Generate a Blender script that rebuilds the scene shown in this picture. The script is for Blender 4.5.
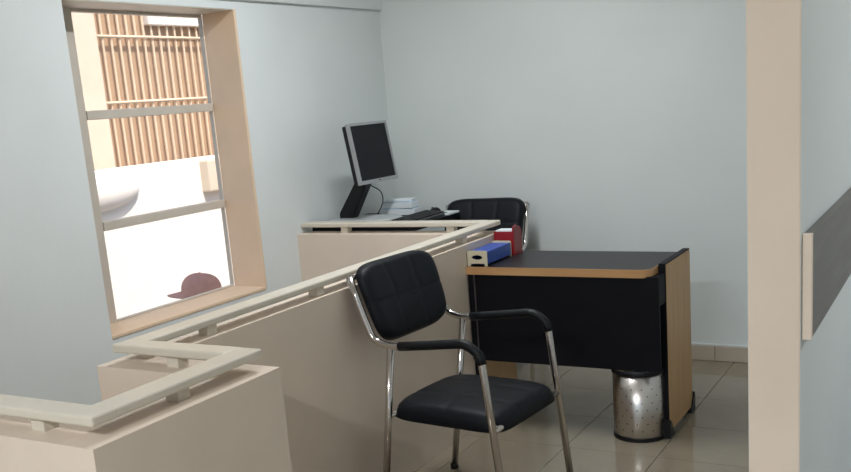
import bpy, bmesh, math, random
from math import sin, cos, pi, radians
from mathutils import Vector, Matrix
random.seed(7)
for o in list(bpy.data.objects): bpy.data.objects.remove(o)
SC = bpy.context.scene
COL = SC.collection

# ------------------------------------------------------------------ camera
F_PX, YAW, TILT, ROLL, PPY, CAM_H = 963.02, -0.52889, 0.212617, 0.0794938, 308.66, 1.5
fw = Vector((sin(YAW)*cos(TILT), cos(YAW)*cos(TILT), -sin(TILT)))
rt = Vector((cos(YAW), -sin(YAW), 0)); dn = fw.cross(rt)
r2 = cos(ROLL)*rt + sin(ROLL)*dn
d2 = -sin(ROLL)*rt + cos(ROLL)*dn
cam = bpy.data.cameras.new('camera'); camo = bpy.data.objects.new('camera', cam); COL.objects.link(camo)
m = Matrix((r2, -d2, -fw)).transposed().to_4x4(); m.translation = (0, 0, CAM_H)
camo.matrix_world = m
cam.sensor_fit = 'HORIZONTAL'; cam.sensor_width = 36.0
cam.lens = F_PX/851*36.0
cam.shift_y = (PPY-236.0)/851.0
cam.clip_start = 0.05
SC.camera = camo

# ------------------------------------------------------------------ world, sun, exposure
SC.view_settings.view_transform = 'Standard'; SC.view_settings.look = 'None'
SC.view_settings.gamma = 1.0; SC.view_settings.use_curve_mapping = False
SC.view_settings.exposure = 0.0
world = bpy.data.worlds.new('sky'); SC.world = world; world.use_nodes = True
nt = world.node_tree
sky = nt.nodes.new('ShaderNodeTexSky'); sky.sky_type = 'NISHITA'; sky.sun_disc = False
sky.sun_elevation = radians(58); sky.sun_rotation = radians(110); sky.air_density = 1.0; sky.dust_density = 2.5
bg = nt.nodes['Background']; bg.inputs['Strength'].default_value = 0.24
nt.links.new(sky.outputs[0], bg.inputs['Color'])
sun = bpy.data.lights.new('sun', 'SUN'); sun.energy = 6.0; sun.angle = radians(1.0); sun.color = (1.0, 0.90, 0.78)
suno = bpy.data.objects.new('sun', sun); COL.objects.link(suno)
SUN_FROM = Vector((0.75, -0.25, 1.30)).normalized()
suno.rotation_euler = SUN_FROM.to_track_quat('Z', 'Y').to_euler(); suno.location = (2, 0, 9)

# ------------------------------------------------------------------ materials
MATS = {}
def mat(name, col, rough=.6, metal=0.0, spec=.5, noise=0.0, nscale=6.0, bump=0.0, bscale=60.0, coat=0.0, col2=None):
    if name in MATS: return MATS[name]
    M = bpy.data.materials.new(name); M.use_nodes = True; t = M.node_tree
    b = t.nodes['Principled BSDF']
    b.inputs['Base Color'].default_value = (*col, 1); b.inputs['Roughness'].default_value = rough
    b.inputs['Metallic'].default_value = metal; b.inputs['Specular IOR Level'].default_value = spec
    b.inputs['Coat Weight'].default_value = coat
    tc = t.nodes.new('ShaderNodeTexCoord')
    if noise > 0 or col2:
        n = t.nodes.new('ShaderNodeTexNoise'); n.inputs['Scale'].default_value = nscale; n.inputs['Detail'].default_value = 5
        t.links.new(tc.outputs['Object'], n.inputs['Vector'])
        r = t.nodes.new('ShaderNodeValToRGB')
        c2 = col2 or tuple(c*(1-noise) for c in col)
        r.color_ramp.elements[0].position = .3; r.color_ramp.elements[1].position = .72
        r.color_ramp.elements[0].color = (*c2, 1); r.color_ramp.elements[1].color = (*col, 1)
        t.links.new(n.outputs['Fac'], r.inputs['Fac']); t.links.new(r.outputs[0], b.inputs['Base Color'])
    if bump > 0:
        n2 = t.nodes.new('ShaderNodeTexNoise'); n2.inputs['Scale'].default_value = bscale; n2.inputs['Detail'].default_value = 3
        t.links.new(tc.outputs['Object'], n2.inputs['Vector'])
        bp = t.nodes.new('ShaderNodeBump'); bp.inputs['Strength'].default_value = bump; bp.inputs['Distance'].default_value = .004
        t.links.new(n2.outputs['Fac'], bp.inputs['Height']); t.links.new(bp.outputs[0], b.inputs['Normal'])
    MATS[name] = M; return M
def wood(name, c1, c2, axis, rough=.45):
    M = bpy.data.materials.new(name); M.use_nodes = True; t = M.node_tree; b = t.nodes['Principled BSDF']
    tc = t.nodes.new('ShaderNodeTexCoord'); mp = t.nodes.new('ShaderNodeMapping')
    s = [14.0, 14.0, 14.0]; s[axis] = 0.9; mp.inputs['Scale'].default_value = s
    n = t.nodes.new('ShaderNodeTexNoise'); n.inputs['Scale'].default_value = 3.0; n.inputs['Detail'].default_value = 7; n.inputs['Distortion'].default_value = .6
    r = t.nodes.new('ShaderNodeValToRGB'); r.color_ramp.elements[0].color = (*c1, 1); r.color_ramp.elements[1].color = (*c2, 1)
    r.color_ramp.elements[0].position = .3; r.color_ramp.elements[1].position = .7
    t.links.new(tc.outputs['Object'], mp.inputs['Vector']); t.links.new(mp.outputs[0], n.inputs['Vector'])
    t.links.new(n.outputs['Fac'], r.inputs['Fac']); t.links.new(r.outputs[0], b.inputs['Base Color'])
    b.inputs['Roughness'].default_value = rough
    MATS[name] = M; return M
def glass_mat(name, tint=(.97, .98, .98), refl=.05):
    M = bpy.data.materials.new(name); M.use_nodes = True; t = M.node_tree
    t.nodes.remove(t.nodes['Principled BSDF']); out = t.nodes['Material Output']
    tr = t.nodes.new('ShaderNodeBsdfTransparent'); tr.inputs[0].default_value = (*tint, 1)
    gl = t.nodes.new('ShaderNodeBsdfGlossy'); gl.inputs['Roughness'].default_value = .03
    mx = t.nodes.new('ShaderNodeMixShader'); mx.inputs[0].default_value = refl
    t.links.new(tr.outputs[0], mx.inputs[1]); t.links.new(gl.outputs[0], mx.inputs[2]); t.links.new(mx.outputs[0], out.inputs[0])
    MATS[name] = M; return M
def emit_mat(name, col, s):
    M = bpy.data.materials.new(name); M.use_nodes = True; b = M.node_tree.nodes['Principled BSDF']
    b.inputs['Base Color'].default_value = (*col, 1)
    b.inputs['Emission Color'].default_value = (*col, 1); b.inputs['Emission Strength'].default_value = s
    MATS[name] = M; return M

PAINT   = mat('pale_blue_grey_wall_paint', (.70, .74, .73), .55, noise=.05, nscale=2.2, bump=.12, bscale=45)
PAINT_L = mat('pale_blue_wall_paint', (.715, .75, .75), .5, noise=.05, nscale=2.5, bump=.12, bscale=45)
BEIGE   = mat('cream_wall_paint', (.75, .63, .52), .55, noise=.07, nscale=4, bump=.15, bscale=40)
RAILP   = mat('cream_gloss_rail_paint', (.67, .61, .51), .35, noise=.10, nscale=9, bump=.1, bscale=30)
REVEAL  = mat('beige_reveal_warm_bounce', (.80, .60, .43), .5, noise=.08, nscale=5, bump=.15, bscale=40)  # beige pushed towards orange, warm outdoor bounce put into the colour
FRAMEP  = mat('grey_cream_window_paint', (.60, .54, .47), .45, noise=.08, nscale=10)
CEILM   = mat('white_ceiling_paint', (.75, .75, .73), .7, noise=.03)
TILE    = mat('beige_glossy_floor_tile', (.255, .215, .155), .10, noise=.10, nscale=9, col2=(.23, .195, .145))
GROUT   = mat('grout', (.20, .175, .13), .8, noise=.15)
SKIRT   = mat('beige_skirting_tile', (.50, .43, .35), .25, noise=.08, nscale=8)
CHROME  = mat('chrome_tube', (.62, .58, .56), .16, 1.0, noise=.05, nscale=30)
LEATHER = mat('black_leatherette', (.003, .0045, .008), .5, spec=.22, noise=.2, nscale=40, bump=.25, bscale=220)
SLEEVE  = mat('black_rubber_sleeve', (.004, .005, .007), .48, spec=.25, noise=.15, nscale=30)
BLACKL  = mat('black_laminate', (.006, .006, .009), .55, spec=.14, noise=.2, nscale=12, bump=.05, bscale=120)
BLACKTOP = mat('black_grained_desk_top', (.014, .013, .016), .42, spec=.3, noise=.25, nscale=20, bump=.05, bscale=150)
OAK     = wood('oak_veneer', (.46, .27, .12), (.56, .345, .165), 2)
OAKE    = wood('oak_edge_band', (.46, .24, .10), (.56, .32, .15), 0, .35)
STEEL   = mat('brushed_steel', (.62, .58, .55), .30, 1.0, noise=.06, nscale=14)
HOLE    = mat('dark_hole', (.01, .01, .01), .8, noise=.1)
BLKP    = mat('black_plastic', (.008, .008, .010), .4, spec=.3, noise=.1, nscale=20)
DKGREY  = mat('dark_grey_plastic', (.05, .055, .06), .4, noise=.1, nscale=20)
SILVER  = mat('silver_plastic', (.36, .37, .38), .35, .3, noise=.05, nscale=20)
SCREEN  = mat('black_screen', (.004, .005, .008), .28, spec=.2, noise=.05, nscale=5)
PAPER   = mat('white_paper', (.72, .77, .80), .7, noise=.04, nscale=20)
PAPERB  = mat('pale_blue_paper', (.45, .58, .72), .6, noise=.1, nscale=30)
BLUE    = mat('blue_plastic', (.03, .09, .42), .35, noise=.12, nscale=15)
CREAMP  = mat('cream_plastic', (.62, .56, .40), .4, noise=.06, nscale=15)
RED     = mat('red_plastic', (.30, .012, .018), .35, noise=.12, nscale=15)
WALNUT  = wood('dark_grey_brown_board', (.14, .13, .12), (.185, .175, .16), 1)
BROWNW  = mat('brown_render', (.50, .335, .22), .9, noise=.12, nscale=4, bump=.3, bscale=30)
CREAMW  = mat('cream_render', (.74, .63, .51), .9, noise=.08, nscale=5, bump=.3, bscale=30)
WHITEW  = mat('whitewashed_render', (.86, .82, .79), .9, noise=.05, nscale=5, bump=.5, bscale=25)
BARP    = mat('cream_bar_paint', (.74, .59, .44), .6, noise=.06, nscale=20)
GROUND  = mat('dusty_ground', (.42, .35, .28), .95, noise=.2, nscale=3, bump=.4, bscale=15)
CAPC    = mat('hazy_red_cap_cloth', (.58, .31, .27), .85, noise=.15, nscale=40, bump=.3, bscale=200)  # red lightened so the cloth colour carries the backlit haze
SKIN    = mat('brown_skin', (.20, .095, .055), .55, noise=.1, nscale=12)
SHIRT   = mat('grey_shirt_cloth', (.30, .30, .33), .85, noise=.12, nscale=25, bump=.3, bscale=180)
TROUS   = mat('navy_trouser_cloth', (.04, .05, .08), .85, noise=.12, nscale=25)
GLASS   = glass_mat('clear_glass')
TUBE    = emit_mat('lamp_tube', (.90, .97, 1.0), 4.0)
WHITEM  = mat('white_enamel', (.8, .8, .8), .4, noise=.03)

# ------------------------------------------------------------------ helpers
def link(name, me, material, parent=None, smooth=False):
    mats = material if isinstance(material, (list, tuple)) else [material]
    for mm in mats: me.materials.append(mm)
    if smooth:
        for p in me.polygons: p.use_smooth = True
    o = bpy.data.objects.new(name, me); COL.objects.link(o)
    if parent: o.parent = parent
    return o
def obj(name, bm, material, parent=None, smooth=False):
    bmesh.ops.recalc_face_normals(bm, faces=bm.faces)
    me = bpy.data.meshes.new(name); bm.to_mesh(me); bm.free()
    return link(name, me, material, parent, smooth)
def tag(o, label, cat, group=None):
    o['label'] = label; o['category'] = cat
    if group: o['group'] = group
    return o
def struct(o, label=None):
    o['kind'] = 'structure'
    if label: o['label'] = label
    return o
def thing(name, label, cat, loc=(0, 0, 0), rz=0, group=None):
    o = bpy.data.objects.new(name, None); COL.objects.link(o); o.location = loc; o.rotation_euler = (0, 0, rz)
    o.empty_display_size = .1
    return tag(o, label, cat, group)
def add_box(bm, lo, hi, bev=0.0, seg=2, M=None):
    vs = [bm.verts.new((x, y, z)) for x in (lo[0], hi[0]) for y in (lo[1], hi[1]) for z in (lo[2], hi[2])]
    fs = [bm.faces.new([vs[i] for i in f]) for f in ((0, 1, 3, 2), (4, 6, 7, 5), (0, 4, 5, 1), (2, 3, 7, 6), (0, 2, 6, 4), (1, 5, 7, 3))]
    if M is not None: bmesh.ops.transform(bm, matrix=M, verts=vs)
    if bev > 0:
        es = list({e for f in fs for e in f.edges})
        bmesh.ops.bevel(bm, geom=es, offset=bev, segments=seg, profile=.5, affect='EDGES', clamp_overlap=True)
    return bm
def box(name, lo, hi, material, parent=None, bev=.003, seg=2, M=None):
    bm = bmesh.new(); add_box(bm, lo, hi, bev, seg, M)
    return obj(name, bm, material, parent)
def add_prism(bm, pts, z0, z1, bev=0.0):
    a = [bm.verts.new((x, y, z0)) for x, y in pts]; b = [bm.verts.new((x, y, z1)) for x, y in pts]
    n = len(pts)
    fs = [bm.faces.new(a[::-1]), bm.faces.new(b)]
    for i in range(n): fs.append(bm.faces.new([a[i], a[(i+1) % n], b[(i+1) % n], b[i]]))
    if bev > 0:
        es = list(set(fs[0].edges) | set(fs[1].edges))
        bmesh.ops.bevel(bm, geom=es, offset=bev, segments=2, profile=.5, affect='EDGES')
    return bm
def fillet_path(pts, rad=.03, n=5):
    """round the corners of a 3D polyline"""
    pts = [Vector(p) for p in pts]; out = [pts[0]]
    for i in range(1, len(pts)-1):
        p, a, b = pts[i], pts[i-1], pts[i+1]
        d = min(rad, (a-p).length*.49, (b-p).length*.49)
        s = p+(a-p).normalized()*d; e = p+(b-p).normalized()*d
        for k in range(n+1):
            t = k/n; out.append(s*(1-t)**2+p*2*t*(1-t)+e*t*t)
    out.append(pts[-1]); return out
def add_tube(bm, pts, r, seg=12, cap=True):
    pts = [Vector(p) for p in pts]; rings = []
    rr = r if isinstance(r, (list, tuple)) else [r]*len(pts)
    t0 = (pts[1]-pts[0]).normalized(); up = Vector((0, 0, 1)) if abs(t0.z) < .9 else Vector((0, 1, 0))
    nrm = (up - t0*up.dot(t0)).normalized()
    for i, p in enumerate(pts):
        if i == 0: t = t0
        elif i == len(pts)-1: t = (pts[i]-pts[i-1]).normalized()
        else: t = ((pts[i+1]-pts[i]).normalized()+(pts[i]-pts[i-1]).normalized()).normalized()
        nrm = (nrm - t*nrm.dot(t)).normalized(); bn = t.cross(nrm)
        rings.append([bm.verts.new(p + rr[i]*(cos(2*pi*k/seg)*nrm + sin(2*pi*k/seg)*bn)) for k in range(seg)])
    for i in range(len(rings)-1):
        for k in range(seg):
            bm.faces.new([rings[i][k], rings[i][(k+1) % seg], rings[i+1][(k+1) % seg], rings[i+1][k]])
    if cap: bm.faces.new(rings[0][::-1]); bm.faces.new(rings[-1])
    return bm
def tube(name, pts, r, material, parent=None, seg=12):
    bm = bmesh.new(); add_tube(bm, pts, r, seg); return obj(name, bm, material, parent, True)
def add_lathe(bm, prof, seg=40, close=False):
    rings = []
    for (r, z) in prof:
        rings.append([bm.verts.new((max(r, 1e-5)*cos(2*pi*k/seg), max(r, 1e-5)*sin(2*pi*k/seg), z)) for k in range(seg)])
    n = len(rings)
    for i in range(n if close else n-1):
        a, b = rings[i], rings[(i+1) % n]
        for k in range(seg): bm.faces.new([a[k], a[(k+1) % seg], b[(k+1) % seg], b[k]])
    return bm
def weld(bm, d=1e-4): bmesh.ops.remove_doubles(bm, verts=bm.verts, dist=d); return bm
def smooth_by_angle(o, deg=40):
    me = o.data
    for p in me.polygons: p.use_smooth = True
    bm = bmesh.new(); bm.from_mesh(me)
    for e in bm.edges:
        if len(e.link_faces) == 2 and e.calc_face_angle(0) > radians(deg): e.smooth = False
    bm.to_mesh(me); bm.free(); return o

# ================================================================== SETTING
LX, BY, RX, FY, CZ = -3.150, 5.12, 2.3, -2.7, 2.70      # left wall, back wall, right wall, front wall, ceiling
WY0, WY1, WZ0, WZ1, WT = 2.757, 3.788, .627, 2.000, .200    # window opening in the left wall
# floor with individually laid tiles
floor = struct(box('floor', (LX-.3, FY-.3, -.20), (RX+.3, BY+.3, -.006), GROUT, bev=0))
ts, jx, jy = .40, -1.10, 4.06
bm = bmesh.new(); add_box(bm, (.0012, .0012, -.012), (ts-.0012, ts-.0012, 0), .0008, 1)
bmesh.ops.recalc_face_normals(bm, faces=bm.faces)
tile_me = bpy.data.meshes.new('tile'); bm.to_mesh(tile_me); bm.free(); tile_me.materials.append(TILE)
x = jx - 6*ts
nx = ny = 0
for i in range(-6, 8):
    for j in range(-16, 3):
        x0, y0 = jx+i*ts, jy+j*ts
        if x0 < LX-.31 or x0+ts > RX+.3 or y0+ts > BY+.3: continue
        t = bpy.data.objects.new('tile', tile_me); COL.objects.link(t); t.parent = floor; t.location = (x0, y0, 0)
struct(box('ceiling', (LX-.3, FY-.3, CZ), (RX+.3, BY+.3, CZ+.08), CEILM, bev=0))
# left wall round the window opening
bm = bmesh.new()
add_box(bm, (LX-WT, FY-.3, -1.05), (LX, WY0, CZ)); add_box(bm, (LX-WT, WY1, -1.05), (LX, BY+.3, CZ))
add_box(bm, (LX-WT, WY0, -1.05), (LX, WY1, WZ0)); add_box(bm, (LX-WT, WY0, WZ1), (LX, WY1, CZ))
struct(obj('wall_left', bm, PAINT_L))
struct(box('wall_back', (LX, BY, -.2), (RX+.3, BY+.3, CZ), PAINT, bev=0))
QY0, QY1, QZ0, QZ1 = 2.3, 4.7, .9, 2.45
bm = bmesh.new()
add_box(bm, (RX, FY-.3, -.2), (RX+.25, QY0, CZ)); add_box(bm, (RX, QY1, -.2), (RX+.25, BY, CZ))
add_box(bm, (RX, QY0, -.2), (RX+.25, QY1, QZ0)); add_box(bm, (RX, QY0, QZ1), (RX+.25, QY1, CZ))
struct(obj('wall_right', bm, PAINT))
w3 = bpy.data.objects.new('window_3', None); COL.objects.link(w3); struct(w3, 'window in the right wall')
for k in range(4):
    yy = QY0+(QY1-QY0)*k/3
    box('mullion', (RX+.10, max(yy-.025, QY0), QZ0), (RX+.15, min(yy+.025, QY1), QZ1), FRAMEP, w3)
    if k < 3: box('pane', (RX+.122, yy+.027, QZ0+.005), (RX+.128, yy+(QY1-QY0)/3-.027, QZ1-.005), GLASS, w3, bev=0)
# front wall behind the camera: wide glazed shopfront
SX0, SX1, SZ0, SZ1 = -2.9, 2.0, .25, 2.5
bm = bmesh.new()
add_box(bm, (LX, FY-.2, -.2), (SX0, FY, CZ)); add_box(bm, (SX1, FY-.2, -.2), (RX, FY, CZ))
add_box(bm, (SX0, FY-.2, -.2), (SX1, FY, SZ0)); add_box(bm, (SX0, FY-.2, SZ1), (SX1, FY, CZ))
struct(obj('wall_front', bm, PAINT))
w2 = bpy.data.objects.new('window_2', None); COL.objects.link(w2); struct(w2, 'wide glazed shopfront window')
for k in range(5):
    xx = SX0 + (SX1-SX0)*k/4
    box('mullion', (max(xx-.03, SX0), FY-.13, SZ0), (min(xx+.03, SX1), FY-.07, SZ1), FRAMEP, w2)
    if k < 4:
        box('pane', (xx+.032, FY-.103, SZ0+.005), (xx+(SX1-SX0)/4-.032, FY-.097, SZ1-.005), GLASS, w2, bev=0)
# protruding plaster band above the window on the left wall
struct(box('trim_1', (LX-.01, FY, 2.042), (LX+.022, BY, CZ), PAINT_L, bev=.006), 'pale plaster band above the window')
# window: beige reveal, frame, glazing bars, panes
w1 = bpy.data.objects.new('window_1', None); COL.objects.link(w1); w1.location = (LX, WY0, WZ0); struct(w1, 'window with cream frame in the left wall')
def wb(name, lo, hi, m_, bev=.003):
    o = box(name, tuple(a-b for a, b in zip(lo, w1.location)), tuple(a-b for a, b in zip(hi, w1.location)), m_, w1, bev); return o
GX = LX-.195
wb('sill', (LX-WT, WY0, WZ0-.01), (LX+.004, WY1, WZ0+.006), REVEAL)
wb('jamb', (LX-WT, WY1-.006, WZ0), (LX+.003, WY1+.01, WZ1), REVEAL)
wb('jamb', (LX-WT, WY0-.01, WZ0), (LX-.002, WY0+.004, WZ1), FRAMEP)
wb('head', (LX-WT, WY0, WZ1-.006), (LX-.002, WY1, WZ1+.01), FRAMEP)
wb('stile', (GX-.03, WY0+.006, WZ0+.006), (GX, 2.972, WZ1-.006), FRAMEP)
wb('stile', (GX-.03, WY1-.011, WZ0+.006), (GX-.004, WY1-.006, WZ1-.006), FRAMEP)
wb('bottom_rail', (GX-.02, 2.972, WZ0+.006), (GX, WY1-.011, WZ0+.016), FRAMEP)
wb('top_rail', (GX-.03, 2.972, WZ1-.02), (GX, WY1-.011, WZ1-.006), FRAMEP)
zs = [WZ0+.016, 1.065, 1.548, WZ1-.02]
for zc in zs[1:3]: wb('glazing_bar', (GX-.03, 2.972, zc-.020), (GX+.004, WY1-.011, zc+.020), FRAMEP)
for k in range(3):
    wb('pane', (GX-.012, 2.973, zs[k]+(.021 if k else .001)), (GX-.008, WY1-.012, zs[k+1]-(.021 if k < 2 else .001)), GLASS, 0)
# partition at the right, running back from its end post
PY0 = 1.85
PX0, PX1 = -.3725, -.2765
wp = struct(box('wall_partition', (PX0, PY0, 0), (PX1, BY, CZ), [BEIGE, PAINT], bev=.004), 'cream partition end beside the desk')
for f in wp.data.polygons:
    if f.normal.x > .9 or f.normal.x < -.9: f.material_index = 1
# low counter walls
WTOP = .853
struct(box('wall_low_near', (LX, 1.271, 0), (-1.558, 1.395, WTOP), BEIGE, bev=0), 'low cream counter wall nearest the window')
struct(box('wall_low_return', (-1.69, 1.395, 0), (-1.558, 1.895, WTOP), BEIGE, bev=0), 'short return of the low counter wall')
struct(box('wall_low_step', (-2.10, 1.77, 0), (-1.69, 1.895, WTOP), BEIGE, bev=0), 'short step of the low counter wall')
struct(box('wall_low_side', (-2.10, 1.895, 0), (-1.987, 4.215, WTOP), BEIGE, bev=0), 'long low counter wall beside the chair')
struct(box('wall_low_far', (LX, 4.095, 0), (-2.10, 4.215, WTOP), BEIGE, bev=0), 'low counter wall under the monitor')
# skirting tiles on the back wall
bb = bpy.data.objects.new('baseboard_back', None); COL.objects.link(bb); bb.location = (LX, BY, 0); struct(bb, 'beige tile skirting on the back wall')
bm = bmesh.new(); add_box(bm, (.001, -.014, 0), (.399, 0, .083), .002, 1); bmesh.ops.recalc_face_normals(bm, faces=bm.faces)
sk = bpy.data.meshes.new('skirting_tile'); bm.to_mesh(sk); bm.free(); sk.materials.append(SKIRT)
for k in range(7):
    t = bpy.data.objects.new('skirting_tile', sk); COL.objects.link(t); t.parent = bb; t.location = (k*.4-.05+(.053 if k == 0 else 0), 0, 0.001)
box('skirting_cap', (0, -.010, .084), (2.8, 0, .094), mat('white_skirting_cap', (.66, .70, .70), .4, noise=.05), bb, .002)

# ================================================================== HANDRAIL on the low wall
hr = thing('handrail', 'cream painted flat rail on short blocks along the low counter wall', 'handrail', (-2.03, 1.84, WTOP))
def hb(name, lo, hi, m_=RAILP, bev=.006):
    return box(name, tuple(a-b for a, b in zip(lo, hr.location)), tuple(a-b for a, b in zip(hi, hr.location)), m_, hr, bev, 3)
RZ0, RZ1 = .884, .908
A0, A1 = 1.305, 1.375
hb('rail', (LX+.001, A0, RZ0), (-1.590, A1, RZ1))
hb('rail', (-1.668, A1-.008, RZ0+.0004), (-1.590, 1.872, RZ1-.0004))
hb('rail', (-2.068, 1.802, RZ0+.0002), (-1.66, 1.872, RZ1+.0003))
hb('rail', (-2.068, 1.864, RZ0+.0005), (-1.998, 4.205, RZ1-.0002))
hb('rail', (LX+.001, 4.135, RZ0), (-2.06, 4.205, RZ1+.0004))
def blk(x, y, lx=.042, ly=.042): hb('spacer_block', (x-lx/2, y-ly/2, WTOP-.001), (x+lx/2, y+ly/2, RZ0+.002), RAILP, .003)
for xx in (-1.785, -2.3, -2.8): blk(xx, 1.34)
for yy in (1.60,): blk(-1.634, yy)
for xx in (-1.86,): blk(xx, 1.837)
for yy in (2.15, 2.72, 3.30, 3.85): blk(-2.033, yy)
for xx in (-2.88, -2.25): blk(xx, 4.17)

# ================================================================== VISITOR CHAIRS
def padmesh(W, Hh, T, nu, nv, corner, seams_u, seams_v, taper=0.0, groove=.006, curve=0.0, round_=.02):
    """cushion in local u (width), v (height), n (thickness); stitched grooves as real relief"""
    bm = bmesh.new(); N = 44; Mv = 36
    def outline(u, v):
        # rounded rectangle via superellipse remap of the square
        p = corner
        a = (abs(u)**p+abs(v)**p)**(1/p) if (u or v) else 0
        mx = max(abs(u), abs(v))
        k = mx/a if a else 1
        return u*k, v*k
    front = []; back = []
    for j in range(Mv+1):
        fr = []; br = []
        for i in range(N+1):
            u = -1+2*i/N; v = -1+2*j/Mv
            e = max(abs(u), abs(v))
            uu, vv = outline(u, v)
            wloc = W/2*(1-taper*(1-vv)/2)
            edge = max(0., 1-e); prof = 1-math.exp(-edge*20)
            crown = (1-uu*uu*.5)*(1-vv*vv*.5)
            g = 0
            for s in seams_u: g = max(g, math.exp(-((u-s)/.035)**2))
            for s in seams_v: g = max(g, math.exp(-((v-s)/.045)**2))
            n = T*(.62*prof+.38*crown*prof) - groove*g*prof
            c = curve*(uu*uu)
            fr.append(bm.verts.new((uu*wloc, vv*Hh/2, n+c)))
            br.append(bm.verts.new((uu*wloc, vv*Hh/2, -T*.18*prof+c)) if e < 1 else fr[-1])
        front.append(fr); back.append(br)
    for j in range(Mv):
        for i in range(N):
            bm.faces.new([front[j][i], front[j][i+1], front[j+1][i+1], front[j+1][i]])
            q = [back[j][i], back[j+1][i], back[j+1][i+1], back[j][i+1]]
            if len(set(q)) == 4:
                try: bm.faces.new(q)
                except ValueError: pass
    return bm
CW = .477/2
def make_chair(label, loc, rz, group):
    c = thing('visitor_chair', label, 'chair', loc, rz, group)
    R = .0135
    for s in (-1, 1):
        y = s*CW
        prof = [(-.325, .895), (-.285, .775), (-.243, .672), (-.19, .655), (-.13, .653), (.155, .687), (.212, .655), (.283, 0.004)]
        pts = fillet_path([(a, y, b) for a, b in prof], .045, 6)
        tube('side_frame', pts, R, CHROME, c, 14)
        arm = fillet_path([(-.125, y, .656), (-.02, y, .668), (.155, y, .690), (.208, y, .655), (.216, y, .622)], .045, 6)
        bm = bmesh.new(); add_tube(bm, arm, .0168, 14); obj('armrest_sleeve', bm, SLEEVE, c, True)
        tube('rear_leg', [(-.165, y, .650), (-.258, y, .004)], R, CHROME, c, 14)
        for xx in (.283, -.258):
            bm = bmesh.new(); add_tube(bm, [(xx, y, 0), (xx-.002, y, .022)], .0165, 14); obj('rubber_foot', bm, BLKP, c, True)
    # cross tubes and seat carriers
    tube('back_crossbar', [(-.328, -CW, .893), (-.345, 0, .893), (-.328, CW, .893)], R*.9, CHROME, c)
    tube('front_crossbar', [(.241, -CW, .385), (.241, CW, .385)], R*.85, CHROME, c)
    tube('rear_crossbar', [(-.203, -CW, .385), (-.203, CW, .385)], R*.85, CHROME, c)
    for s in (-1, 1):
        bm = bmesh.new(); add_box(bm, (-.20, s*.15-.012, .376), (.232, s*.15+.012, .390), .002); obj('seat_bracket', bm, BLKP, c)
    # seat
    bm = padmesh(.45, .49, .073, 1, 1, 7.0, (-.34, .34), (.0,), 0.0, .003)
    Ms = Matrix(((0, 1, 0, .022), (1, 0, 0, 0), (0, 0, 1, .376), (0, 0, 0, 1)))   # u->y, v->x
    bmesh.ops.transform(bm, matrix=Ms, verts=bm.verts)
    obj('seat', bm, LEATHER, c, True)
    # backrest: between the uprights, leaning back
    bm = padmesh(.485, .305, .048, 1, 1, 5.0, (-.33, .33), (.0,), .10, .003, .022)
    a = radians(18)
    nrm = Vector((cos(a), 0, sin(a))); up = Vector((-sin(a), 0, cos(a)))
    Mb = Matrix(((0, up.x, nrm.x, -.287), (1, 0, 0, 0), (0, up.z, nrm.z, .785), (0, 0, 0, 1)))
    bmesh.ops.transform(bm, matrix=Mb, verts=bm.verts)
    obj('backrest', bm, LEATHER, c, True)
    return c
make_chair('black padded visitor chair with chrome arms standing in front of the low wall', (-1.611, 3.031, 0), -.097, 'black visitor chairs')
make_chair('black padded visitor chair standing behind the low wall and trays', (-2.385, 4.60, 0), radians(-84), 'black visitor chairs')

# ================================================================== SMALL DESK
dk = thing('desk', 'small black desk with oak edge and oak side panel', 'desk', (-1.56, 4.0, 0))
def dbox(name, lo, hi, m_, parent=None, bev=.002):
    off = Vector((-1.56, 4.0, 0)); return box(name, tuple(Vector(lo)-off), tuple(Vector(hi)-off), m_, parent or dk, bev)
DT = .755
def rounded_rect_pts(x0, x1, y0, y1, r, inset=0.0, n=8):
    pts = [(x0+inset, y1-inset), (x0+inset, y0+inset)]
    cx, cy, rr = x1-r, y0+r, r-inset
    for k in range(n+1):
        a = -pi/2 + (pi/2)*k/n; pts.append((cx+rr*cos(a), cy+rr*sin(a)))
    pts.append((x1-inset, y1-inset)); return pts
DX0, DX1, DY0, DY1 = -1.985, -1.142, 3.782, 4.225
P = [(a+1.56, b-4.0) for a, b in rounded_rect_pts(DX0, DX1, DY0, DY1, .05, .002)]
bm = bmesh.new(); add_prism(bm, P, DT-.030, DT, .001); top = obj('desk_top', bm, BLACKTOP, dk)
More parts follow.
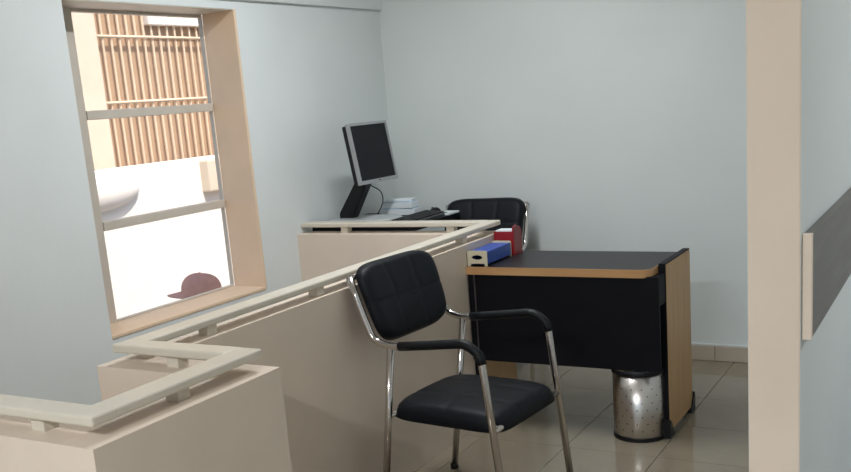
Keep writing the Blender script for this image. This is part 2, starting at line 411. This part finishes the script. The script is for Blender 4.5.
# oak edge band round the front and the rounded corner
outer = rounded_rect_pts(DX0, DX1, DY0, DY1, .05, 0)[1:]; inner = rounded_rect_pts(DX0, DX1, DY0, DY1, .05, .0035)[1:]
outer = outer[:-1]+[(DX1, 3.90)]; inner = inner[:-1]+[(DX1-.0035, 3.90)]
inner[0] = (DX0, inner[0][1]); outer[0] = (DX0, outer[0][1])
bm = bmesh.new(); add_prism(bm, [(a+1.56, b-4.0) for a, b in outer+inner[::-1]], DT-.034, DT+.0005); obj('edge_band', bm, OAKE, top)
PA0, PA1 = 3.888, 4.275
for nm, x0, x1 in (('side_panel', -1.139, -1.110), ('side_panel', -1.984, -1.962)):
    right = x0 > -1.5
    pa = PA0 if right else 3.808
    core = dbox(nm, (x0, pa, .022), (x1, PA1 if right else 4.21, DT+.008 if right else DT-.031), BLACKL, bev=.0015)
    y1 = PA1 if right else 4.21; zt = DT+.008 if right else DT-.031
    box('oak_face', (x1-1.0e-4+1.56, pa+.005-4.0, .027), (x1+.002+1.56, y1-.005-4.0, zt-.005), OAK, core, 0)
    if right: box('oak_face', (x0-.002+1.56, pa+.05-4.0, .027), (x0+1e-4+1.56, y1-.005-4.0, DT-.04), OAK, core, 0)
    # black feet wrapping the bottom corners
    for yy, s in ((pa, 1), (y1, -1)):
        bm = bmesh.new(); off = Vector((1.56, -4, 0))
        prof = [(-.014*s, 0.004), (.050*s, .004), (.034*s, .030), (.006*s, .075), (-.014*s, .088)]
        xa, xb = x0-.008, x1+.010
        va = [bm.verts.new((xa+1.56, yy+p-4, q)) for p, q in prof]; vb = [bm.verts.new((xb+1.56, yy+p-4, q)) for p, q in prof]
        bm.faces.new(va); bm.faces.new(vb[::-1])
        for i in range(5): bm.faces.new([va[i], vb[i], vb[(i+1) % 5], va[(i+1) % 5]])
        ft = obj('foot', bm, BLKP, core)
        bm = bmesh.new(); add_tube(bm, [(x0+.002+1.56, yy+.005*s-4, .018), (x1-.002+1.56, yy+.005*s-4, .018)], .018, 16); obj('roller', bm, BLKP, ft, True)
dbox('modesty_panel', (-1.982, 3.790, .321), (-1.112, 3.806, DT-.030), BLACKL)
dbox('corner_bracket', (-1.170, 3.807, .60), (-1.1125, 3.8875, .7245), BLACKL)
dbox('edge_highlight', (-1.952, 3.7855, .323), (-1.946, 3.7905, DT-.036), mat('grey_highlight', (.12, .10, .10), .4, .5, noise=.1))  # grey strip stands in for the highlight on the left panel's front edge

# ================================================================== WASTE BIN
wbn = thing('waste_bin', 'brushed steel perforated waste bin standing under the desk', 'waste bin', (-1.243, 3.906, 0))
RB, HB = .113, .312
bm = bmesh.new(); add_lathe(bm, [(RB-.003, .008), (RB, .012), (RB, HB-.012), (RB-.0025, HB-.012), (RB-.0025, .012), (RB-.003, .010)], 56)
obj('steel_body', bm, STEEL, wbn, True)
bm = bmesh.new(); add_lathe(bm, [(0, .006), (0.05, .006), (RB-.004, .006), (RB-.004, 0), (RB+.003, 0), (RB+.003, .016), (RB-.004, .018), (0.05, .014), (0, .014)], 48); weld(bm)
smooth_by_angle(obj('base', bm, BLKP, wbn))
bm = bmesh.new(); add_lathe(bm, [(RB-.006, HB-.018), (RB+.004, HB-.018), (RB+.006, HB-.006), (RB+.003, HB), (RB-.004, HB)], 48, True)
smooth_by_angle(obj('rim', bm, BLKP, wbn))
bm = bmesh.new()
for r_ in range(7):
    for k in range(16):
        a = 2*pi*(k+.5*(r_ % 2))/16; z = .05+r_*.031
        c = Vector((cos(a)*(RB+.0004), sin(a)*(RB+.0004), z)); t_ = Vector((-sin(a), cos(a), 0)); u_ = Vector((0, 0, 1))
        bm.faces.new([bm.verts.new(c+.0032*(cos(q*pi/3)*t_+sin(q*pi/3)*u_)) for q in range(6)])
po = obj('perforation', bm, HOLE, wbn); po['kind'] = 'stuff'

# ================================================================== TRAYS ON THE DESK
def tray_blue():
    x0, x1, y0, y1, z0 = -.048, .050, -.132, .130, 0
    t = thing('document_tray', 'blue plastic box tray with cream ends on the small desk', 'tray', (-1.934, 3.932, DT+.0005), 0)
    for y, h in ((y0, .070), (y1, .074)):
        # end plate with oval grip slot and two little feet
        bm = bmesh.new()
        pts = []
        out = [(x0, 0), (x0+.014, 0), (x0+.014, .012), (x1-.014, .012), (x1-.014, 0), (x1, 0), (x1, h-.006), (x1-.006, h), (x0+.006, h), (x0, h-.006)]
        vs = [bm.verts.new((a, 0, b)) for a, b in out]
        hole = [bm.verts.new((.026*cos(2*pi*k/20), 0, .040+.0105*sin(2*pi*k/20))) for k in range(20)]
        es = [bm.edges.new((vs[i], vs[(i+1) % len(vs)])) for i in range(len(vs))]+[bm.edges.new((hole[i], hole[(i+1) % 20])) for i in range(20)]
        bmesh.ops.triangle_fill(bm, use_beauty=True, use_dissolve=False, edges=es)
        # drop faces inside the slot
        for f in [f for f in bm.faces if all(v in hole for v in f.verts)]: bm.faces.remove(f)
        r = bmesh.ops.extrude_face_region(bm, geom=list(bm.faces)); vv = [g for g in r['geom'] if isinstance(g, bmesh.types.BMVert)]
        bmesh.ops.translate(bm, verts=vv, vec=(0, .005, 0)); bmesh.ops.translate(bm, verts=bm.verts, vec=(0, y-(.0 if y < 0 else .005), 0))
        obj('end_plate', bm, CREAMP, t)
    bm = bmesh.new(); add_box(bm, (x0+.001, y0+.005, .010), (x1-.001, y1-.005, .014)); add_box(bm, (x0+.001, y0+.005, .014), (x0+.004, y1-.005, .062)); add_box(bm, (x1-.004, y0+.005, .014), (x1-.001, y1-.005, .062))
    obj('trough', bm, BLUE, t)
    box('cover', (x0+.003, y0+.006, .060), (x1-.003, y1-.006, .0655), BLUE, t, .001)
    return t
tray_blue()
rt_ = thing('file_holder', 'red plastic file holder with tall end behind the blue tray', 'file holder', (-1.936, 4.130, DT+.0005), 0)
bm = bmesh.new()
add_box(bm, (-.046, -.045, 0), (.050, -.041, .112), .001); add_box(bm, (-.046, .041, 0), (.050, .045, .112), .001)
add_box(bm, (-.046, -.041, 0), (.050, .041, .004)); add_box(bm, (-.046, -.041, .004), (-.042, .041, .112))
obj('trough', bm, RED, rt_)
bm = bmesh.new()
pr = [(-.046, 0), (.046, 0), (.046, .105), (.03, .128), (-.012, .140), (-.046, .134)]
va = [bm.verts.new((.050, a, b)) for a, b in pr]; vb = [bm.verts.new((.057, a, b)) for a, b in pr]
bm.faces.new(va); bm.faces.new(vb[::-1])
for i in range(6): bm.faces.new([va[i], vb[i], vb[(i+1) % 6], va[(i+1) % 6]])
obj('end_plate', bm, RED, rt_)
box('paper', (-.040, -.034, .006), (.048, .030, .1175), PAPER, rt_, .001)

# ================================================================== COUNTER TABLE BEHIND THE LOW WALL
TZ = .870
ct = thing('counter_table', 'dark topped table standing behind the low wall under the monitor', 'table', (-2.83, 4.5, 0))
def cbx(name, lo, hi, m_, parent=None, bev=.002):
    off = Vector((-2.83, 4.5, 0)); return box(name, tuple(Vector(lo)-off), tuple(Vector(hi)-off), m_, parent or ct, bev)
cbx('table_top', (LX+.004, 4.23, TZ-.03), (-2.53, 4.80, TZ), BLACKL, bev=.003)
for xx in (LX+.03, -2.86):
    for yy in (4.25, 4.745): cbx('leg', (xx, yy, 0), (xx+.035, yy+.035, TZ-.03), BLACKL)
cbx('apron', (LX+.03, 4.262, TZ-.11), (-2.83, 4.28, TZ-.03), BLACKL)
cbx('apron', (LX+.03, 4.748, TZ-.11), (-2.83, 4.766, TZ-.03), BLACKL)

# ---- monitor (faces +X)
mo = thing('monitor', 'silver framed flat monitor on slanted black neck', 'monitor', (-2.925, 4.452, TZ))
def mbox(name, lo, hi, m_, parent=None, bev=.003, M=None): return box(name, lo, hi, m_, parent or mo, bev, 2, M)
a = radians(9)
# local frame of the panel: y width, z' up, x' out of the screen
MP = Matrix.Translation((.075, .0, .378)) @ Matrix.Rotation(radians(-2), 4, 'Z') @ Matrix.Rotation(-a, 4, 'Y')
hw, hh = .180, .163
mbox('back_shell', (-.048, -hw+.006, -hh+.006), (-.012, hw-.006, hh-.006), BLKP, bev=.008, M=MP)
bm = bmesh.new()   # bezel of four mitred bars
b_ = .0135; zb = .020
out = [(-hw, -hh), (hw, -hh), (hw, hh), (-hw, hh)]; inn = [(-hw+b_, -hh+zb), (hw-b_, -hh+zb), (hw-b_, hh-b_), (-hw+b_, hh-b_)]
def ring(pts, x_): return [bm.verts.new((x_, p, q)) for p, q in pts]
o0, o1, i1, i0 = ring(out, -.016), ring(out, .004), ring(inn, .004), ring(inn, -.006)
for A_, B_ in ((o0, o1), (o1, i1), (i1, i0), (i0, o0)):
    for k in range(4): bm.faces.new([A_[k], A_[(k+1) % 4], B_[(k+1) % 4], B_[k]])
bmesh.ops.transform(bm, matrix=MP, verts=bm.verts); obj('bezel', bm, SILVER, mo)
mbox('screen', (-.008, -hw+b_-.001, -hh+zb-.001), (-.002, hw-b_+.001, hh-b_+.001), SCREEN, bev=0, M=MP)
mbox('power_button', (.003, -.008, -hh+.008), (.0065, .008, -hh+.014), DKGREY, bev=.001, M=MP)
# slanted neck: lower end at the back of the foot, upper end at the panel
bm = bmesh.new()
pr = [(-.165, .014), (-.085, .014), (.062, .262), (.062, .330), (.035, .330), (-.165, .050)]
va = [bm.verts.new((p, -.032, q)) for p, q in pr]; vb = [bm.verts.new((p, .032, q)) for p, q in pr]
bm.faces.new(va); bm.faces.new(vb[::-1])
for i in range(len(pr)): bm.faces.new([va[i], vb[i], vb[(i+1) % len(pr)], va[(i+1) % len(pr)]])
bmesh.ops.bevel(bm, geom=list(bm.edges), offset=.004, segments=2, affect='EDGES')
obj('neck', bm, BLKP, mo)
bm = bmesh.new()
pts = [(-.19, -.10), (.02, -.125), (.14, -.11), (.19, -.06), (.19, .06), (.14, .11), (.02, .125), (-.19, .10)]
add_prism(bm, pts, 0, .024, .008); obj('foot', bm, mat('pale_silver_plastic', (.52, .54, .55), .4, .2, noise=.05, nscale=20), mo)
cab = [Vector((-.01, .08, .27)), Vector((-.035, .1, .20)), Vector((0.02, .12, .155)), Vector((.03, .125, .10)), Vector((.0, .125, .04)), Vector((-.05, .14, .006)), Vector((-.12, .16, .005))]
cpts = []
for i in range(len(cab)-1):
    p0, p1, p2, p3 = cab[max(i-1, 0)], cab[i], cab[i+1], cab[min(i+2, len(cab)-1)]
    for k in range(6):
        t = k/6; cpts.append(.5*((2*p1)+(p2-p0)*t+(2*p0-5*p1+4*p2-p3)*t*t+(3*p1-p0-3*p2+p3)*t**3))
cpts.append(cab[-1]); tube('cable', cpts, .003, BLKP, mo, 8)

# ---- keyboard, mouse, papers
kb = thing('keyboard', 'dark grey keyboard lying in front of the monitor', 'keyboard', (-2.625, 4.50, TZ+.0005), radians(2))
bm = bmesh.new(); pr = [(-.075, 0), (.075, 0), (.075, .012), (-.075, .024)]
va = [bm.verts.new((p, -.21, q)) for p, q in pr]; vb = [bm.verts.new((p, .21, q)) for p, q in pr]
bm.faces.new(va); bm.faces.new(vb[::-1])
for i in range(4): bm.faces.new([va[i], vb[i], vb[(i+1) % 4], va[(i+1) % 4]])
bmesh.ops.bevel(bm, geom=list(bm.edges), offset=.003, segments=2, affect='EDGES'); obj('case', bm, DKGREY, kb)
bm = bmesh.new()
for r_ in range(5):
    for k in range(18):
        xk = -.058+r_*.0235; yk = -.195+k*.0217; zk = .024-.012*(xk+.075)/.15
        add_box(bm, (xk, yk, zk-.001), (xk+.019, yk+.0175, zk+.006))
ko = obj('keys', bm, BLKP, kb); ko['kind'] = 'stuff'
bm = bmesh.new(); bmesh.ops.create_uvsphere(bm, u_segments=20, v_segments=12, radius=1)
for v in list(bm.verts):
    v.co = Vector((v.co.x*.052, v.co.y*.031, max(v.co.z, -.05)*.034*(1-.25*v.co.x)))
ms = thing('mouse', 'black computer mouse beside the keyboard', 'mouse', (-2.66, 4.745, TZ+.002), radians(150))
obj('body', bm, BLKP, ms, True)
tube('scroll_wheel', [(.026, -.004, .026), (.026, .004, .026)], .008, DKGREY, ms, 12)
tube('button_seam', [(.05, 0, .004), (.040, 0, .0175), (.01, 0, .0325)], .0012, DKGREY, ms, 6)
bk = thing('document_stack', 'stack of white and pale blue booklets beside the monitor', 'documents', (-2.88, 4.735, TZ+.0005), radians(4))
z = 0
for k, (w_, l_, h_, r_, m_) in enumerate(((.22, .27, .034, 0, PAPER), (.20, .265, .006, 3, PAPERB), (.20, .26, .032, -5, PAPER), (.185, .25, .005, 4, PAPERB), (.17, .24, .012, 9, PAPER))):
    Mx = Matrix.Rotation(radians(r_), 4, 'Z'); ox = 0
    box('booklet', (-w_/2, -l_/2*.34, z+.0004), (w_/2, l_/2*.34, z+h_), m_, bk, .0012, 1, Mx); z += h_
sh = box('paper_sheet', (.0, -.06, 0), (.078, .07, .010), PAPER, None, .0005, 1)
sh.location = (-2.61, 4.727, TZ+.0005); tag(sh, 'white paper pad lying on the dark table by the chair back', 'paper')

# ================================================================== BOARD ON THE PARTITION SIDE
bd = thing('wall_board', 'dark grey-brown board with cream edge fixed to the partition side', 'board', (PX1, PY0+.01, 1.1))
box('panel', (.0005, .013, -.092), (.0175, 2.4, .105), WALNUT, bd, .001)
box('edge_strip', (.0005, 0, -.094), (.0180, .0128, .107), BEIGE, bd, .0015)

# ================================================================== CEILING LAMPS (above the frame)
def lamp(loc, rz, power, where):
    l = thing('ceiling_lamp', 'white twin tube lamp on the ceiling above the %s' % where, 'lamp', loc, rz, 'ceiling tube lamps')
    box('housing', (-.62, -.08, -.045), (.62, .08, -.001), WHITEM, l, .006)
    for s in (-1, 1): tube('tube', [(-.58, s*.04, -.062), (.58, s*.04, -.062)], .013, TUBE, l, 12)
    for s in (-1, 1): box('tube_holder', (s*.6-.015, -.065, -.08), (s*.6+.015, .065, -.045), WHITEM, l, .003)
    ld = bpy.data.lights.new('lamp_light', 'AREA'); ld.shape = 'RECTANGLE'; ld.size = 1.2; ld.size_y = .16; ld.energy = power; ld.color = (.95, .98, 1.0)
    lo = bpy.data.objects.new('lamp_light', ld); COL.objects.link(lo); lo.parent = l; lo.location = (0, 0, -.085)
lamp((-.9, -1.0, CZ), 0, 98, 'entrance floor, added to even the room light')  # added, unseen lamp that evens out the interior light
lamp((-1.95, 3.3, CZ), radians(90), 34, 'low counter wall')
lamp((1.05, 2.9, CZ), radians(90), 22, 'space right of the partition, added to brighten its side')  # unseen lamp, added to brighten the partition's right face
# portal only guides sampling of the daylight that comes through the shopfront
pl = bpy.data.lights.new('daylight_portal', 'AREA'); pl.shape = 'RECTANGLE'; pl.size = SX1-SX0; pl.size_y = SZ1-SZ0; pl.cycles.is_portal = True
plo = bpy.data.objects.new('daylight_portal', pl); COL.objects.link(plo); plo.location = ((SX0+SX1)/2, FY-.06, (SZ0+SZ1)/2); plo.rotation_euler = (radians(90), 0, 0)

pl = bpy.data.lights.new('daylight_portal', 'AREA'); pl.shape = 'RECTANGLE'; pl.size = QZ1-QZ0; pl.size_y = QY1-QY0; pl.cycles.is_portal = True
plo = bpy.data.objects.new('daylight_portal', pl); COL.objects.link(plo); plo.location = (RX+.09, (QY0+QY1)/2, (QZ0+QZ1)/2); plo.rotation_euler = (0, radians(90), 0)
# ================================================================== OUTSIDE
GZ = -1.04
struct(box('ground', (-14, -12, GZ-.2), (LX-WT, 16, GZ), GROUND, bev=0))
struct(box('ground_front', (LX-WT, -14, GZ-.2), (10, FY-.3, GZ), GROUND, bev=0))
# whitewashed yard wall
yw = box('yard_wall', (-6.05, 2.0, GZ), (-5.80, 11.0, 1.165), WHITEW, None, .03); struct(yw, 'sunlit whitewashed yard wall outside the window')
box('pier', (-5.82, 6.29, .875), (-5.70, 6.8, 1.15), CREAMW, yw, .015)
bm = bmesh.new(); bmesh.ops.create_uvsphere(bm, u_segments=40, v_segments=24, radius=1)
for v in bm.verts: v.co = (-5.80+v.co.x*.11, 5.10+v.co.y*.46, 1.0+v.co.z*.145)
obj('plaster_bulge', bm, WHITEW, yw, True)
# neighbour building: brown facade, cream corner column, cream sill band
nb = thing('neighbour_building', 'brown rendered building with cream corner column outside the window', 'building', (-7.0, 7.5, GZ))
def nbx(name, lo, hi, m_, bev=.01): 
    off = Vector((-7.0, 7.5, GZ)); return box(name, tuple(Vector(lo)-off), tuple(Vector(hi)-off), m_, nb, bev)
nbx('wall', (-7.3, 5.5, GZ), (-6.545, 12, 5.5), BROWNW)
nbx('column', (-6.78, 4.9, GZ), (-6.42, 5.94, 5.5), CREAMW)
nbx('lintel_slab', (-6.55, 6.60, 2.345), (-6.465, 9.0, 2.48), WHITEW)
# security grille
gr = bpy.data.objects.new('window_grille', None); COL.objects.link(gr); gr.parent = nb; gr.location = (.5, -.3, 1.2-GZ); gr['label'] = 'cream grille of upright bars'
bm = bmesh.new(); add_tube(bm, [(0, 0, -.35), (0, 0, 1.75)], .0105, 8); bmesh.ops.recalc_face_normals(bm, faces=bm.faces)
bar_me = bpy.data.meshes.new('bar'); bm.to_mesh(bar_me); bm.free(); bar_me.materials.append(BARP)
for k in range(24):
    b = bpy.data.objects.new('bar', bar_me); COL.objects.link(b); b.parent = gr; b.location = (0, 5.965-7.2+k*.0975, 0)
for zz in (2.24-1.2, 1.685-1.2): tube('cross_bar', [(.012, 5.93-7.2, zz), (.012, 8.3-7.2, zz)], .0125, BARP, gr, 8)
for zz in (1.0, 2.6):
    for yy in (5.99, 8.1): tube('bracket', [(0, yy-7.2, zz-1.2), (-.05, yy-7.2, zz-1.2)], .008, BARP, gr, 8)

# ---- person outside the window, only the cap shows above the sill
def make_person(loc, rz):
    p = thing('person', 'person in a red peaked cap paled by painted haze standing outside the window', 'person', loc, rz)
    # local: faces +x, feet at z=0, height 1.66 to the cap top
    verts = [(0, 0, .90), (0, 0, 1.02), (-.01, 0, 1.17), (0, 0, 1.30), (-.005, 0, 1.385), (.005, 0, 1.45)]
    rad = [(.15, .11), (.145, .10), (.16, .11), (.15, .10), (.055, .055), (.052, .052)]
    edges = [(0, 1), (1, 2), (2, 3), (3, 4), (4, 5)]
    def chain(root, pts, rs):
        i = root
        for q, r in zip(pts, rs):
            verts.append(q); rad.append((r, r)); edges.append((i, len(verts)-1)); i = len(verts)-1
        return i
    for s in (-1, 1):
        chain(0, [(0, s*.09, .82), (.02, s*.095, .47), (-.01, s*.1, .085), (.05, s*.105, .045), (.16, s*.115, .035)], [.09, .062, .045, .042, .032])
        h = chain(3, [(0, s*.16, 1.32), (-.01, s*.205, 1.25), (-.02, s*.235, 1.0), (.06, s*.235, .77), (.075, s*.235, .70)], [.07, .055, .044, .032, .03])
        for q in range(4):
            fx = .045+q*.02
            chain(h, [(fx+.01, s*.235, .655), (fx+.018, s*.232, .615), (fx+.014, s*.226, .58+(.012 if q in (0, 3) else 0))], [.011, .0095, .008])
        chain(h, [(.108, s*.225, .68), (.122, s*.215, .645)], [.0115, .0095])
    me = bpy.data.meshes.new('body'); me.from_pydata(verts, edges, [])
    tmp = bpy.data.objects.new('tmp_body', me); COL.objects.link(tmp)
    md = tmp.modifiers.new('skin', 'SKIN'); md.use_smooth_shade = True
    for i, sv in enumerate(me.skin_vertices[0].data): sv.radius = (rad[i][0], rad[i][1]); sv.use_root = (i == 0)
    sb = tmp.modifiers.new('sub', 'SUBSURF'); sb.levels = 2
    dg = bpy.context.evaluated_depsgraph_get(); me2 = bpy.data.meshes.new_from_object(tmp.evaluated_get(dg))
    bpy.data.objects.remove(tmp)
    bm = bmesh.new(); bm.from_mesh(me2)
    # head: shaped sphere with brow, nose, chin, ears; fused by voxel remesh
    hb_ = bmesh.new(); bmesh.ops.create_uvsphere(hb_, u_segments=40, v_segments=28, radius=1)
    for v in hb_.verts:
        x_, y_, z_ = v.co
        w = 1-.22*max(0, -z_)**1.3
        X = x_*.098*(1-.06*max(0, -z_)); Y = y_*.076*w; Z = z_*.118
        if x_ > .2:
            nose = math.exp(-((y_)/.16)**2-((z_+.12)/.2)**2); X += .026*nose
            X -= .010*math.exp(-((abs(y_)-.38)/.16)**2-((z_-.08)/.13)**2)      # eye sockets
            X += .006*math.exp(-((y_)/.35)**2-((z_+.48)/.07)**2)               # lips
            X += .008*math.exp(-((y_)/.3)**2-((z_+.82)/.15)**2)                # chin
        v.co = (X+.012, Y, Z+1.545)
    for s in (-1, 1):
        r = bmesh.ops.create_uvsphere(hb_, u_segments=12, v_segments=8, radius=1)
        for v in r['verts']: v.co = (v.co.x*.02+.0, s*.078+v.co.y*.010, v.co.z*.032+1.54)
    tm = bpy.data.meshes.new('head'); hb_.to_mesh(tm); hb_.free(); bm.from_mesh(tm)
    mj = bpy.data.meshes.new('body'); bm.to_mesh(mj); bm.free()
    tmp = bpy.data.objects.new('tmp_body', mj); COL.objects.link(tmp)
    rm = tmp.modifiers.new('remesh', 'REMESH'); rm.mode = 'VOXEL'; rm.voxel_size = .0085
    sm = tmp.modifiers.new('smooth', 'SMOOTH'); sm.iterations = 2; sm.factor = .5
    dg = bpy.context.evaluated_depsgraph_get(); mb = bpy.data.meshes.new_from_object(tmp.evaluated_get(dg))
    bpy.data.objects.remove(tmp); mb.name = 'body'; mb.materials.clear()
    body = link('body', mb, [SKIN, SHIRT, TROUS, BLKP], p, True)
    for f in mb.polygons:
        c = f.center
        if c.z > 1.40: f.material_index = 0
        elif c.z < .075: f.material_index = 3
        elif abs(c.y) > .17 and c.z < .95: f.material_index = 0
        elif c.z > .93 or (abs(c.y) > .17): f.material_index = 1
        else: f.material_index = 2
    for s in (-1, 1):
        bm = bmesh.new(); bmesh.ops.create_uvsphere(bm, u_segments=12, v_segments=8, radius=.012)
        bmesh.ops.translate(bm, verts=bm.verts, vec=(.088, s*.030, 1.553)); obj('eye', bm, WHITEM, body, True)
    # cap: crown dome, visor, button
    bm = bmesh.new(); NS, NR = 40, 14
    rows = []
    for j in range(NR+1):
        t = j/NR*pi/2; row = []
        for k in range(NS):
            an = 2*pi*k/NS; rr = cos(t)**.75
            row.append(bm.verts.new((cos(an)*rr*.116*(1+.03*cos(an))+.004, sin(an)*rr*.092, 1.572+.098*sin(t)**.9*(1+.05*cos(an)))))
        rows.append(row)
    for j in range(NR):
        for k in range(NS): bm.faces.new([rows[j][k], rows[j][(k+1) % NS], rows[j+1][(k+1) % NS], rows[j+1][k]])
    weld(bm, .002)
    # curtain band turned down round the head
    low = [bm.verts.new((cos(2*pi*k/NS)*.113+.004, sin(2*pi*k/NS)*.090, 1.540-.012*(-cos(2*pi*k/NS)))) for k in range(NS)]
    bm.verts.ensure_lookup_table(); base = [v for v in bm.verts if abs(v.co.z-1.572) < 1e-4]
    base.sort(key=lambda v: math.atan2(v.co.y/.092, (v.co.x-.004)/.116) % (2*pi))
    if len(base) == NS:
        for k in range(NS): bm.faces.new([low[k], low[(k+1) % NS], base[(k+1) % NS], base[k]])
    cap = obj('cap', bm, CAPC, body, True)
    bm = bmesh.new(); tops = []; bots = []
    for j in range(9):
        tr, br = [], []
        for k in range(17):
            an = (-1+2*k/16)*radians(62); q = j/8
            ext = .092*cos(an*1.25)**.7 if abs(an*1.25) < pi/2 else 0
            x_ = cos(an)*.112+.004+q*ext; y_ = sin(an)*(.090+.0*q)
            z_ = 1.572-.016*q-.09*(y_/.1)**2*.22
            tr.append(bm.verts.new((x_, y_, z_+.003))); br.append(bm.verts.new((x_, y_, z_-.001)))
        tops.append(tr); bots.append(br)
    for j in range(8):
        for k in range(16):
            bm.faces.new([tops[j][k], tops[j][k+1], tops[j+1][k+1], tops[j+1][k]]); bm.faces.new([bots[j][k], bots[j+1][k], bots[j+1][k+1], bots[j][k+1]])
    for k in range(16): bm.faces.new([tops[8][k], tops[8][k+1], bots[8][k+1], bots[8][k]])
    obj('visor', bm, CAPC, cap, True)
    bm = bmesh.new(); bmesh.ops.create_uvsphere(bm, u_segments=10, v_segments=6, radius=.007); bmesh.ops.translate(bm, verts=bm.verts, vec=(.006, 0, 1.672)); obj('button', bm, CAPC, cap, True)
    return p
make_person((-3.86, 4.085, GZ), radians(-150))
